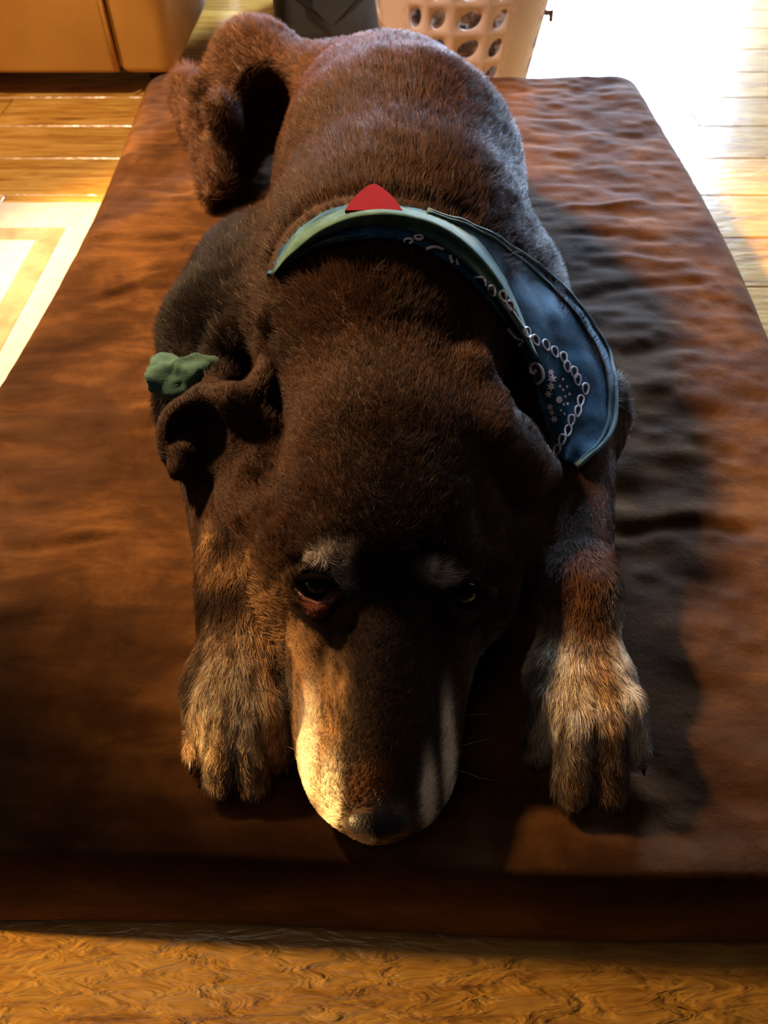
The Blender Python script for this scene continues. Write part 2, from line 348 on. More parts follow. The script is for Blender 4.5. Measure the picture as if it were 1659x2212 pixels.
ch([(970, 850, .125), (1040, 950, .11), (1110, 1020, .085), (1170, 1030, .07)], [.018, .02, .02, .011], .016)
# flat underside
zz = np.arange(NG[2], dtype=np.float32) * RES + LO[2]; yv = np.arange(NG[1], dtype=np.float32) * RES + LO[1]
drop = .065 * (1 - np.sqrt(np.maximum(1 - np.clip(1 - (yv - BY0) / .02, 0, 1) ** 2, 0)))
field = np.maximum(field, (.0015 - drop[:, None] - zz[None, :])[None])

def surface_nets(f):
    s = f < 0; N = f.shape
    cs = np.zeros(tuple(n - 1 for n in N), np.uint8)
    for i in (0, 1):
        for j in (0, 1):
            for k in (0, 1): cs += s[i:N[0] - 1 + i, j:N[1] - 1 + j, k:N[2] - 1 + k]
    act = (cs > 0) & (cs < 8); idx = -np.ones(act.shape, np.int64); c = np.argwhere(act); idx[act] = np.arange(len(c))
    acc = np.zeros((len(c), 3)); cnt = np.zeros(len(c))
    for ax in range(3):
        for u in (0, 1):
            for v_ in (0, 1):
                o0 = [0, 0, 0]; oth = [a for a in range(3) if a != ax]; o0[oth[0]] = u; o0[oth[1]] = v_; o1 = list(o0); o1[ax] = 1
                a = f[c[:, 0] + o0[0], c[:, 1] + o0[1], c[:, 2] + o0[2]]; b = f[c[:, 0] + o1[0], c[:, 1] + o1[1], c[:, 2] + o1[2]]
                m = (a < 0) != (b < 0); t = np.where(m, a / np.where(m, a - b, 1), 0)
                P = np.tile(np.array(o0, float), (len(c), 1)); P[:, ax] = t; acc += P * m[:, None]; cnt += m
    V = c + acc / cnt[:, None]; faces = []
    for ax in range(3):
        sl0 = [slice(1, n - 1) for n in N]; sl0[ax] = slice(0, N[ax] - 1); sl1 = list(sl0); sl1[ax] = slice(1, N[ax])
        a, b = s[tuple(sl0)], s[tuple(sl1)]; e = np.argwhere(a != b)
        base = e.copy(); 
        for k in range(3):
            if k != ax: base[:, k] += 1
        u, v_ = (ax + 1) % 3, (ax + 2) % 3
        def g(du, dv): q = base.copy(); q[:, u] -= du; q[:, v_] -= dv; return idx[q[:, 0], q[:, 1], q[:, 2]]
        Q = np.stack([g(1, 1), g(0, 1), g(0, 0), g(1, 0)], -1); ins = s[base[:, 0], base[:, 1], base[:, 2]]
        Q = np.where(ins[:, None], Q, Q[:, ::-1]); faces.append(Q)
    return V, np.concatenate(faces)
V, Q = surface_nets(field); DV = V * RES + LO; DV[:, 2] += BED
def smooth_mesh(V, Q, it=2):
    A = np.concatenate([Q[:, [0, 1]], Q[:, [1, 2]], Q[:, [2, 3]], Q[:, [3, 0]]]); n = len(V)
    for _ in range(it):
        acc = np.zeros_like(V); cnt = np.zeros(n)
        for k in range(3):
            acc[:, k] = np.bincount(A[:, 0], V[A[:, 1], k], n) + np.bincount(A[:, 1], V[A[:, 0], k], n)
        cnt = np.bincount(A.ravel(), minlength=n); V = V * .4 + .6 * acc / np.maximum(cnt, 1)[:, None]
    return V
DV = smooth_mesh(DV, Q, 2)

def HW(p): q = head_to_world(p); return q + [0, 0, BED]
# ------------------------------------------------------------------ coat colours and painted shade by place on the body
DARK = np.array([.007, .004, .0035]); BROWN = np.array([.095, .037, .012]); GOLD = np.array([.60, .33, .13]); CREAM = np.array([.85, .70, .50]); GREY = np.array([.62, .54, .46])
bvh = BVHTree.FromPolygons([Vector(v) for v in DV], Q.tolist())
def P_(px, py, h):
    hit = bvh.ray_cast(Vector(CAM), Vector(ray(px, py)).normalized()); return at(px, py, h) if hit[0] is None else np.array(hit[0])
BLOBS = [  # centre, radius, colour, strength, streakiness
    (P_(490, 1530, .03), (.045, .044, .05), GOLD, .95, .62), (P_(440, 1520, .025), (.016, .04, .04), CREAM, .6, .5), (P_(530, 1520, .035), (.011, .05, .04), CREAM, .75, .5),
    (P_(1250, 1550, .035), (.05, .050, .05), GOLD, 1.0, .55), (P_(1180, 1500, .03), (.017, .05, .04), CREAM, .9, .4), (P_(1240, 1560, .035), (.015, .055, .05), CREAM, .8, .45), (P_(1365, 1480, .03), (.012, .05, .05), CREAM, .9, .4), (P_(1240, 1690, .02), (.006, .02, .02), GOLD, .9, .2),
    (P_(600, 1370, .045), (.020, .034, .03), GOLD, 1.0, .35), (P_(640, 1480, .04), (.014, .035, .03), GOLD, .9, .4), (P_(500, 1230, .05), (.022, .010, .02), GOLD, .45, .3), (P_(445, 1180, .04), (.007, .015, .02), GOLD, .4, .3),
    (P_(615, 1500, .02), (.006, .014, .02), CREAM, .8, .3),
    (P_(1030, 1450, .02), (.012, .03, .03), GREY, .3, .5),
    (P_(718, 1500, .055), (.010, .030, .02), GOLD, .5, .5), (P_(690, 1610, .035), (.010, .022, .03), GOLD, .6, .4),
    (P_(664, 1620, .018), (.0065, .034, .025), CREAM, 1.3, .1), (P_(712, 1725, .012), (.0065, .022, .022), CREAM, 1.3, .1), (P_(970, 1630, .015), (.0042, .034, .025), CREAM, 1.1, .1), (P_(925, 1725, .012), (.0045, .020, .02), CREAM, 1.2, .1),
    (P_(800, 1700, .04), (.014, .012, .02), BROWN, 1.1, .1), (P_(830, 1755, .035), (.014, .006, .02), GREY, .15, .5),
    (P_(700, 1195, .108), (.017, .0035, .012), GREY, .95, .5), (P_(745, 1235, .100), (.006, .009, .012), GREY, .8, .6), (P_(950, 1240, .095), (.015, .0045, .012), GREY, .85, .6),
    (P_(700, 1310, .075), (.016, .006, .012), np.array([.20, .06, .03]), 1.0, .1),
    (P_(1260, 1300, .045), (.014, .03, .03), BROWN, .8, .3)]
def coat(P):
    # warm brown on flanks and rump, shade painted into forehead, muzzle, left shoulder and haunch
    n = vnoise(P, .03, 5) * .5 + vnoise(P, .011, 6) * .5
    t = np.clip(.42 + .25 * n + .25 * smooth(.55, .9, P[:, 1]), 0, 1)
    head_shade = np.exp(-(((P[:, 0] - .01) / .062) ** 2 + ((P[:, 1] - .26) / .135) ** 2)); t = t * (1 - .85 * head_shade)  # shade over forehead and muzzle put into the coat colour
    haunch_shade = np.exp(-(((P - np.array([-.15, .93, BED + .06])) / np.array([.045, .07, .06])) ** 2).sum(1)); side_shade = haunch_shade + np.exp(-(((P - np.array([-.17, .58, BED + .05])) / np.array([.115, .19, .15])) ** 2).sum(1)); t = t * (1 - .97 * np.clip(side_shade * 1.35, 0, 1)); c = DARK + (BROWN - DARK) * t[:, None]  # shade on left shoulder and inside the haunch put into the coat colour
    st = vnoise(P * np.array([1, .22, 1]), .0024, 7)
    for ctr, r, colr, s, k in BLOBS:
        dd = (((P - ctr) / r) ** 2).sum(1); w_ = np.exp(-dd ** 1.6 * .9) * s
        w_ = np.clip(w_ * (1 - k) + w_ * k * (1 + 2.2 * st) , 0, 1) if k else np.clip(w_, 0, 1)
        c = c + (np.asarray(colr) - c) * w_[:, None]
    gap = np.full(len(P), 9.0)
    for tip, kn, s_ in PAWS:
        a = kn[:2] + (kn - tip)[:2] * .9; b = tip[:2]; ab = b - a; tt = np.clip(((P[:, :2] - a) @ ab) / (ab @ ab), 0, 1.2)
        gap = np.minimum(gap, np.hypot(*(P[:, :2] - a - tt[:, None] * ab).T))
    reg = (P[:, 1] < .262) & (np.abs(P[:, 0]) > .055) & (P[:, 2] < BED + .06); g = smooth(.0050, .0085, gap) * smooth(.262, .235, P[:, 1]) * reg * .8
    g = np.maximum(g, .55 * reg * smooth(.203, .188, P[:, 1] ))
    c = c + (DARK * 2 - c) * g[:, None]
    return c

dog = empty('dog', (0, .5, BED)); tag(dog, 'dark brown older dog with greying face and golden paws lying on the brown cushion', 'dog')
skin = NT('dog_skin'); at_ = skin.n('ShaderNodeAttribute', attribute_name='coat'); skin.l(at_.outputs['Color'], skin.b.inputs['Base Color']); skin.set(Roughness=.75, Specular_IOR_Level=.15)
body = meshobj('body', DV, Q.tolist(), skin.m, dog)
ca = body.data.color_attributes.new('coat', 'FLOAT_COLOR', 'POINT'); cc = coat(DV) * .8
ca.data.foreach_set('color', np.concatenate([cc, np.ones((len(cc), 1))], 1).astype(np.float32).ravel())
bvh = BVHTree.FromPolygons([Vector(v) for v in DV], Q.tolist())

# ------------------------------------------------------------------ bandana laid over the neck
def interp(P, n):
    """Catmull-Rom through (px,py,h) rows"""
    P = np.asarray(P, float); m = len(P) - 1; u = np.linspace(0, m, n); i = np.minimum(u.astype(int), m - 1); f = (u - i)[:, None]
    p0 = P[np.maximum(i - 1, 0)]; p1 = P[i]; p2 = P[i + 1]; p3 = P[np.minimum(i + 2, m)]
    return .5 * (2 * p1 + (p2 - p0) * f + (2 * p0 - 5 * p1 + 4 * p2 - p3) * f ** 2 + (3 * p1 - p0 - 3 * p2 + p3) * f ** 3)
def cloth(inner, outer, nu, nv, lift, puff=None, rows=None):
    """grid from inner to outer edge, rested on the dog where it covers the dog, otherwise at the given heights"""
    curves = [interp(inner, nu)] + [interp(r_, nu) for r_ in (rows or [])] + [interp(outer, nu)]
    G = np.zeros((nu, nv, 3))
    for i in range(nu): G[i] = interp([c[i] for c in curves], nv) if len(curves) > 2 else curves[0][i] + (curves[1][i] - curves[0][i]) * np.linspace(0, 1, nv)[:, None]
    D = ray(G[..., 0], G[..., 1]); T = np.zeros((nu, nv)); M = np.full((nu, nv), 9.0); cv = Vector(CAM)
    for i in range(nu):
        for j in range(nv):
            tf = (BED + G[i, j, 2] - CAM[2]) / D[i, j, 2]; dv = Vector(D[i, j]); L = dv.length
            hit = bvh.ray_cast(cv, dv.normalized())
            if hit[0] is not None and hit[3] / L < tf + .05: tf = min(hit[3] / L - lift, tf); M[i, j] = hit[3] / L - lift * .75
            T[i, j] = tf
    for _ in range(14):
        Tp = np.pad(T, 1, mode='edge'); T2 = (Tp[:-2, 1:-1] + Tp[2:, 1:-1] + Tp[1:-1, :-2] + Tp[1:-1, 2:]) / 4; T = np.minimum(T * .3 + T2 * .7, M)
    if puff is not None: T = T - puff(np.linspace(0, 1, nu)[:, None], np.linspace(0, 1, nv)[None, :])
    Gx = CAM + D * T[..., None]; nz = vnoise(Gx.reshape(-1, 3) * [1, 1, 1.5], .016, 31) * .0016 + vnoise(Gx.reshape(-1, 3), .006, 32) * .0005
    return Gx + grid_normals(Gx) * (nz.reshape(nu, nv, 1) + .0005)
def grid_normals(G):
    a = np.gradient(G, axis=0); b = np.gradient(G, axis=1); n = np.cross(a, b); n /= np.linalg.norm(n, axis=2, keepdims=True) + 1e-9
    s = np.sign((n * (CAM - G)).sum(2)); return n * s[..., None]
def sheet(name, G, th, mat, parent):
    N = grid_normals(G); nu, nv, _ = G.shape; A = G.reshape(-1, 3); B = (G - N * th).reshape(-1, 3)
    I = np.arange(nu * nv).reshape(nu, nv); Fq = quads(I).tolist() + (quads(I)[:, ::-1] + nu * nv).tolist()
    edge = list(I[:, 0]) + list(I[-1, 1:]) + list(I[-2::-1, -1]) + list(I[0, -2:0:-1])
    for a, b in zip(edge, edge[1:] + edge[:1]): Fq.append((b, a, a + nu * nv, b + nu * nv))
    o = meshobj(name, np.concatenate([A, B]), Fq, mat, parent)
    bm = bmesh.new(); bm.from_mesh(o.data); bmesh.ops.recalc_face_normals(bm, faces=bm.faces); bm.to_mesh(o.data); bm.free(); o.data.polygons.foreach_set('use_smooth', [True] * len(o.data.polygons))
    return o
def denim(name, c0, c1):
    t = NT(name); v = t.coords(); t.l(t.ramp(t.noise(v, 45, 6, .7, .5), [(.35, (*c0, 1)), (.65, (*c1, 1))]), t.b.inputs['Base Color'])
    t.set(Roughness=.8, Specular_IOR_Level=.15, Sheen_Weight=.065, Sheen_Roughness=.4)
    wv = t.noise(v, 900, 2); t.bump(wv, .4, .0006); return t.m
blue = denim('faded_blue_cotton', (.006, .034, .075), (.035, .125, .22)); green = denim('faded_green_cotton', (.018, .055, .042), (.06, .125, .10))
INNER = [(592, 598, .12), (640, 558, .14), (700, 533, .155), (760, 520, .165), (830, 516, .17), (900, 530, .17), (960, 562, .16), (1010, 602, .15), (1060, 660, .135), (1100, 715, .12), (1135, 775, .105), (1160, 840, .09), (1180, 910, .075), (1200, 985, .05)]
MID = [(586, 590, .125), (618, 545, .145), (665, 500, .165), (730, 472, .18), (810, 465, .187), (900, 478, .187), (975, 505, .18), (1040, 560, .165), (1100, 650, .145), (1150, 730, .12), (1190, 800, .10), (1215, 870, .08), (1225, 930, .06), (1228, 995, .045)]
OUTER = [(580, 602, .115), (606, 548, .135), (655, 490, .155), (720, 453, .17), (790, 439, .178), (870, 444, .178), (950, 466, .17), (1040, 500, .155), (1130, 550, .13), (1215, 618, .10), (1275, 690, .07), (1318, 770, .045), (1334, 860, .025), (1318, 945, .015), (1250, 1010, .02)]
bandana = empty('bandana', at(820, 500, .1)); tag(bandana, 'faded blue and green bandana with white paisley print tied round the dog\'s neck', 'bandana')
panelG = cloth(INNER, OUTER, 90, 34, .009, lambda u, v: .006 * np.sin(v * math.pi) + .0035 * np.sin(v * 9 + u * 11) * smooth(.4, .7, u) + 0 * u, rows=[MID])
panel = sheet('draped_panel', panelG, .0025, blue, bandana); tag(panel, 'blue draped side panel')
# rolled green folds
R1 = [(588, 588, .135), (618, 540, .155), (668, 492, .172), (730, 462, .185), (800, 450, .192), (875, 458, .192), (950, 488, .185), (1015, 540, .172), (1065, 602, .158), (1100, 660, .142), (1132, 722, .125), (1160, 775, .11)]
def roll(name, rows, wd, depth, mat, nu=80, nv=18):
    c = interp(rows, nu); G = np.zeros((nu, nv, 3)); tan = np.gradient(c[:, :2], axis=0); tan /= np.linalg.norm(tan, axis=1, keepdims=True)
    nrm = np.stack([-tan[:, 1], tan[:, 0]], 1); u = np.linspace(0, 1, nu); wdt = wd(u)
    for j in range(nv):
        s = j / (nv - 1) * 2 - 1; G[:, j, :2] = c[:, :2] + nrm * (s * wdt)[:, None]; G[:, j, 2] = c[:, 2] + depth * math.sqrt(max(0, 1 - s * s)) * np.clip(wdt / 20, .3, 1)
    D = ray(G[..., 0], G[..., 1]); T = np.zeros((nu, nv)); cv = Vector(CAM)
    pb = BVHTree.FromPolygons([Vector(p) for p in panelG.reshape(-1, 3)], quads(np.arange(90 * 34).reshape(90, 34)).tolist())
    for i in range(nu):
        for j in range(nv):
            s = j / (nv - 1) * 2 - 1; dv = Vector(D[i, j]); hit = pb.ray_cast(cv, dv.normalized()); tf = (BED + c[i, 2] - CAM[2]) / D[i, j, 2]
            if hit[0] is not None: tf = hit[3] / dv.length
            T[i, j] = tf
    for _ in range(10):
        Tp = np.pad(T, 1, mode='edge'); T = (Tp[:-2, 1:-1] + Tp[2:, 1:-1] + Tp[1:-1, :-2] + Tp[1:-1, 2:]) / 4
    s = np.linspace(-1, 1, nv)[None, :]; T = T - depth * 1.6 * np.sqrt(np.maximum(1 - s * s, 0)) + .002 + .0042 * np.sin(s * 5.5 + u[:, None] * 9) * np.sin(np.clip(u[:, None], 0, 1) * math.pi) 
    return sheet(name, CAM + D * T[..., None], .002, mat, bandana)
g1_ = roll('rolled_fold', R1, lambda u: 4 + 33 * np.sin(np.clip(u, 0, 1) ** .7 * math.pi) * 1.0 + 6 * (1 - u), .009, green); tag(g1_, 'green rolled fold')
R2 = [(600, 590, .13), (650, 548, .15), (710, 528, .16), (770, 520, .17), (835, 520, .172), (905, 534, .17), (965, 568, .16), (1012, 608, .15), (1060, 662, .135), (1098, 712, .12), (1125, 755, .11)]
g2_ = roll('rolled_fold', R2, lambda u: 5 + 9 * np.sin(u * math.pi), .005, green, 70, 10); tag(g2_, 'thin green rolled edge')
# hem: two raised stitched cords along the outer edge
Vh, Fh = [], []
for off in (1, 4):
    pts = panelG[36:, -1 - off]; N = grid_normals(panelG)[36:, -1 - off]; tube(Vh, Fh, pts + N * .0012, .0019 if off == 1 else .0013, 6)
tag(meshobj('hem', Vh, Fh, denim('hem_thread', (.03, .07, .08), (.08, .14, .14)), bandana), 'double stitched hem')
tb = []
allV = [(Vector(bandana.children[i].data.vertices[k].co)) for i in () for k in ()]
# printed motifs laid on the cloth
def surf_bvh(objs):
    vs, fs = [], []
    for o in objs:
        b = len(vs); vs += [v.co.copy() for v in o.data.vertices]; fs += [tuple(b + i for i in p.vertices) for p in o.data.polygons]
    return BVHTree.FromPolygons(vs, fs)
sb = surf_bvh([panel, g1_, g2_])
def on_cloth(px, py, lift=.0013):
    d = Vector(ray(px, py)); h = sb.ray_cast(Vector(CAM), d.normalized()); return None if h[0] is None else np.array(h[0]) - np.array(d.normalized()) * lift
Vp, Fp = [], []
def stroke(pts, r=.0009):
    P = [on_cloth(*p) for p in pts]; P = [p for p in P if p is not None]
    if len(P) > 2: 
        P = np.array(P)
        if np.max(np.linalg.norm(np.diff(P, axis=0), axis=1)) < .02: tube(Vp, Fp, P, r, 5)
def cpx(x, y): return 900 + x / 3.318, 480 + y / 3.318
LOOPS = [(540, 490, 20), (620, 530, 20), (675, 600, 30), (795, 790, 20), (855, 845, 25), (930, 880, 20), (992, 930, 20), (1055, 970, 15), (1080, 1035, 10), (1130, 1075, 8), (1155, 1130, 5), (1210, 1195, 0), (1175, 1280, -5), (1155, 1355, -8), (1108, 1420, -8), (1085, 1495, -10), (1042, 1560, -12), (1005, 1635, -15)]
for x, y, a in LOOPS:
    cx_, cy_ = cpx(x, y); a = math.radians(a); L = []
    for k in range(15):
        q_ = 2 * math.pi * k / 14 - math.pi / 2; ex = 6.6 * math.cos(q_) * (1 - .3 * math.sin(q_)); ey = 12 * math.sin(q_); L.append((cx_ + ex * math.cos(a) + ey * math.sin(a), cy_ - ex * math.sin(a) + ey * math.cos(a)))
    stroke(L, .0008)
for x, y, a in [(850, 527, 80), (905, 512, 60), (882, 520, 40), (735, 530, 70)]:
    L = [(x + 9 * math.cos(q_) , y + 5 * math.sin(q_)) for q_ in np.linspace(0, 6.28, 12)]; stroke(L, .0009)
def arc(p, r=.0009): stroke([tuple(q_[:2]) for q_ in interp([(a, b, 0) for a, b in p], 14)], r)
arc([cpx(60, 200), cpx(100, 180), cpx(150, 178), cpx(195, 192)], .0011); arc([cpx(245, 235), cpx(245, 260), cpx(258, 290)], .0011); arc([cpx(290, 260), cpx(290, 285), cpx(300, 305)], .0008)
arc([cpx(415, 395), cpx(470, 395), cpx(492, 430), cpx(492, 455)]); arc([cpx(660, 590), cpx(700, 650), cpx(740, 710), cpx(780, 770)], .0007)
arc([cpx(530, 688), cpx(560, 685), cpx(600, 710)], .0011); arc([cpx(655, 765), cpx(690, 810), cpx(720, 835), cpx(765, 850), cpx(735, 880)], .0011)
arc([cpx(820, 1080), cpx(818, 1035), cpx(850, 1010), cpx(890, 1040), cpx(908, 1090), cpx(900, 1135), cpx(870, 1160)], .0012); arc([cpx(820, 1075), cpx(845, 1085), cpx(852, 1060)], .0012)
arc([(640, 566), (655, 552), (675, 548)], .001); arc([(690, 545), (712, 534), (730, 532), (745, 528)], .0013); arc([(815, 523), (835, 521), (850, 524)], .0011)
def dot(x, y, r):
    px_, py_ = cpx(x, y); n = 8; base = len(Vp); pts = [on_cloth(px_ + r * math.cos(2 * math.pi * k / n), py_ + r * 1.15 * math.sin(2 * math.pi * k / n)) for k in range(n)]
    if any(p is None for p in pts): return
    Vp.extend(pts); Fp.append(tuple(base + k for k in range(n)))
for x, y in [(1050, 1125), (1028, 1175), (1078, 1178), (1050, 1200), (1097, 1232), (1066, 1248), (1083, 1300), (1055, 1305), (1035, 1348), (1060, 1372)]: dot(x, y, 2.6)
dot(1022, 1272, 7)
def star(x, y, r0, n=6, ph_=0):
    px_, py_ = cpx(x, y); base = len(Vp); pts = []
    for k in range(2 * n):
        rr = r0 if k % 2 == 0 else r0 * .5; a = math.pi * k / n + ph_; pts.append(on_cloth(px_ + rr * math.cos(a), py_ + rr * math.sin(a)))
    cc_ = on_cloth(px_, py_)
    if cc_ is None or any(p is None for p in pts): return
    Vp.append(cc_); Vp.extend(pts)
    for k in range(2 * n): Fp.append((base, base + 1 + k, base + 1 + (k + 1) % (2 * n)))
for i, (x, y, r_) in enumerate([(962, 1075, 8), (972, 1120, 11), (962, 1178, 10), (945, 1232, 9), (955, 1325, 9), (968, 1365, 7), (985, 1412, 9)]): star(x, y, r_, 6, i * .7)
tag(meshobj('printed_pattern', Vp, Fp, plain('white_fabric_print', (.9, .84, .9, 1), .7), bandana, False), 'white printed paisley pattern', kind='stuff')
# bandana end showing on the far left behind the ear
def blobcloth(name, cen, rx, ry, rz, seed, mat, parent):
    n, m = 40, 26; V = []; Fq = []
    for i in range(n):
        for j in range(m + 1):
            a = 2 * math.pi * i / n; b = math.pi * j / m - math.pi / 2
            V.append((math.cos(a) * math.cos(b) * rx, math.sin(a) * math.cos(b) * ry, math.sin(b) * rz))
    V = np.array(V); fold = 1 + .16 * np.sin(V[:, 0] / rx * 4.5 + V[:, 2] / rz * 3 + seed) + .22 * vnoise(V + 5, .010, seed) + .1 * vnoise(V + 9, .005, seed); V = V * fold[:, None] + cen
    for i in range(n):
        for j in range(m): i2 = (i + 1) % n; Fq.append((i * (m + 1) + j, i2 * (m + 1) + j, i2 * (m + 1) + j + 1, i * (m + 1) + j + 1))
    o = meshobj(name, V, Fq, mat, parent); bm = bmesh.new(); bm.from_mesh(o.data); bmesh.ops.remove_doubles(bm, verts=bm.verts, dist=1e-5); bmesh.ops.recalc_face_normals(bm, faces=bm.faces); bm.to_mesh(o.data); bm.free()
    o.data.polygons.foreach_set('use_smooth', [True] * len(o.data.polygons)); return o
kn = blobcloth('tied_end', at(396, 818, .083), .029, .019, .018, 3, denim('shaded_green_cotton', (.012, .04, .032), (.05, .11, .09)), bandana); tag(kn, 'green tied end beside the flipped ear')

# red tag sticking up behind the bandana
TG = []
for k in range(40):
    a = 2 * math.pi * k / 40; rr = 62 / (abs(math.cos(a)) ** 1.35 + abs(math.sin(a)) ** 1.35) ** (1 / 1.35); TG.append((807 + rr * math.cos(a), 458 + min(rr * math.sin(a), -4)))
hit = bvh.ray_cast(Vector(CAM), Vector(ray(807, 432)).normalized()); hz = hit[0].z - BED + .009
base_pts = [at(px_, py_, hz + .006 * (458 - py_) / 62) for px_, py_ in TG]
base_pts = np.array(base_pts); V = np.concatenate([base_pts, base_pts - [0, 0, .0022]]); n = 40
Fq = [tuple(range(n)), tuple(range(2 * n - 1, n - 1, -1))] + [(k, (k + 1) % n, n + (k + 1) % n, n + k) for k in range(n)]
rt = meshobj('collar_tag', V, Fq, plain('red_tag', (.15, .0, .003, 1), .6, Specular_IOR_Level=.1), None, False); tag(rt, 'plain red rounded tag sticking up behind the bandana on the dog\'s back', 'tag')

# ------------------------------------------------------------------ fur
tri = np.concatenate([Q[:, [0, 1, 2]], Q[:, [0, 2, 3]]]); A, B, D3 = DV[tri[:, 0]], DV[tri[:, 1]], DV[tri[:, 2]]
cr_ = np.cross(B - A, D3 - A); ar = np.linalg.norm(cr_, axis=1) / 2; fn = cr_ / (2 * ar[:, None] + 1e-12)
vn = np.zeros_like(DV)
for k in range(3):
    for c_ in range(3): vn[:, c_] += np.bincount(tri[:, k], cr_[:, c_], len(DV))
vn /= np.linalg.norm(vn, axis=1, keepdims=True) + 1e-12
cent = (A + B + D3) / 3; dist = np.linalg.norm(cent - CAM, axis=1); face = (fn * (CAM - cent)).sum(1) / dist
wgt = ar * np.clip((.62 / dist) ** 2, .3, 2.0) * np.where(face > -.35, 1, .25) * np.where(cent[:, 2] < BED + .004, 0, 1)
NH = 430000
ti = rng.choice(len(tri), NH, p=wgt / wgt.sum()); r1, r2 = rng.random(NH), rng.random(NH); s1 = np.sqrt(r1)
bw = np.stack([1 - s1, s1 * (1 - r2), s1 * r2], 1); T3 = tri[ti]
R0 = (DV[T3] * bw[:, :, None]).sum(1); N0 = (vn[T3] * bw[:, :, None]).sum(1); N0 /= np.linalg.norm(N0, axis=1, keepdims=True) + 1e-9
h0 = R0[:, 2] - BED
# flow
flow = np.stack([R0[:, 0] * 2.2, np.ones(NH), -.25 * np.ones(NH)], 1)
def seg(P, a, b):
    ab = np.asarray(b, float) - a; t = np.clip(((P - a) @ ab) / (ab @ ab), 0, 1); return np.linalg.norm(P - a - t[:, None] * ab, axis=1), ab / np.linalg.norm(ab)
for a, b, rad in [((-.160, .49, .042), (-.106, .305, .040), .045), ((-.106, .305, .04), (-.095, .19, .015), .045), ((.160, .49, .042), (.132, .30, .042), .045), ((.132, .30, .042), (.125, .18, .015), .052)]:
    a = np.array(a) + [0, 0, BED]; b = np.array(b) + [0, 0, BED]; dd, dr = seg(R0, a, b); w_ = smooth(rad, rad * .7, dd)
    if b[1] < .2: dr = np.stack([(R0[:, 0] - b[0]) * 6, -np.ones(NH), -.3 * np.ones(NH)], 1)
    flow = flow * (1 - w_[:, None]) + dr * w_[:, None] * 1.2
jit = np.stack([vnoise(R0, .012, 11), vnoise(R0, .012, 12), vnoise(R0, .012, 13)], 1) * .45 + np.stack([vnoise(R0, .004, 14), vnoise(R0, .004, 15), vnoise(R0, .004, 16)], 1) * .35 + rng.normal(0, .16, (NH, 3))
flow = flow / np.linalg.norm(flow, axis=1, keepdims=True) + jit
flow -= N0 * (flow * N0).sum(1)[:, None]; flow /= np.linalg.norm(flow, axis=1, keepdims=True) + 1e-9
yy = R0[:, 1]
ln = .006 + .011 * smooth(.40, .50, yy) - .003 * smooth(.75, .9, yy)
ispaw = (h0 < .075) & (yy < .34) & (abs(R0[:, 0]) > .068); ln = np.where(ispaw, .0085, ln)
ismuz = (yy < .26) & (abs(R0[:, 0]) < .06); ln = np.where(ismuz, .0038, ln)
isear = (yy > .33) & (yy < .46) & (abs(R0[:, 0]) > .085); ln = np.where(isear, .0045, ln)
ln = ln * rng.uniform(.7, 1.25, NH)
lift = np.where(ismuz | isear, .25, .42)[:, None] * rng.uniform(.6, 1.4, (NH, 1))
keep = np.ones(NH, bool)
for s in (-1, 1):
    e = HW((s * .045, .269, .089)); keep &= np.linalg.norm(R0 - e, axis=1) > .0115
nosep = HW((0, .152, .033)); keep &= (((R0 - nosep) / [.020, .015, .016]) ** 2).sum(1) > 1
cand = np.where((yy > .40) & (yy < .70))[0]
cb = surf_bvh([panel, g1_, g2_])
for i in cand:
    if (cb.ray_cast(Vector(R0[i] - N0[i] * .004), Vector(N0[i]), .016)[0] is not None and cb.ray_cast(Vector(CAM), Vector(R0[i] + N0[i] * .002 - CAM).normalized(), float(np.linalg.norm(R0[i] - CAM)))[0] is not None and cb.ray_cast(Vector(CAM), Vector(R0[i] + N0[i] * .004 + flow[i] * .011 - CAM).normalized(), float(np.linalg.norm(R0[i] - CAM)))[0] is not None) or cb.find_nearest(Vector(R0[i]), .0025)[0] is not None: keep[i] = False
R0, N0, flow, ln, lift = R0[keep], N0[keep], flow[keep], ln[keep], lift[keep]; n = len(R0)
K = 5; s = np.linspace(0, 1, K)[None, :, None]; d0 = N0 * lift * 2.0 + flow; d0 /= np.linalg.norm(d0, axis=1, keepdims=True); d1 = N0 * lift * .35 + flow; d1 /= np.linalg.norm(d1, axis=1, keepdims=True)
Pt = R0[:, None, :] - N0[:, None, :] * .0006 + ln[:, None, None] * (d0[:, None, :] * s * (1 - s * .5) + d1[:, None, :] * s * s * .5)
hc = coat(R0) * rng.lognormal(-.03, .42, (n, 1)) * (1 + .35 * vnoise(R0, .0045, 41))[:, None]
wh = rng.random(n) < .006; hc[wh] = hc[wh] * .4 + np.array([.35, .30, .25]) * .6
hc = np.clip(hc, 0, .95)
cv = bpy.data.hair_curves.new('fur'); cv.add_curves([K] * n)
cv.attributes['position'].data.foreach_set('vector', Pt.astype(np.float32).ravel())
ra = cv.attributes.get('radius') or cv.attributes.new('radius', 'FLOAT', 'POINT')
rr = np.tile(np.array([1, .95, .8, .55, .12]), (n, 1)) * .00011 * np.clip(np.linalg.norm(R0 - CAM, axis=1) / .5, .8, 1.8)[:, None]; ra.data.foreach_set('value', rr.astype(np.float32).ravel())
ha = cv.attributes.new('coat', 'FLOAT_COLOR', 'CURVE'); ha.data.foreach_set('color', np.concatenate([hc, np.ones((n, 1))], 1).astype(np.float32).ravel())
fur_m = bpy.data.materials.new('dog_fur'); fur_m.use_nodes = True; nt = fur_m.node_tree; nt.nodes.remove(nt.nodes['Principled BSDF'])
hb = nt.nodes.new('ShaderNodeBsdfPrincipled'); hb.inputs['Roughness'].default_value = .45; hb.inputs['Specular IOR Level'].default_value = .09
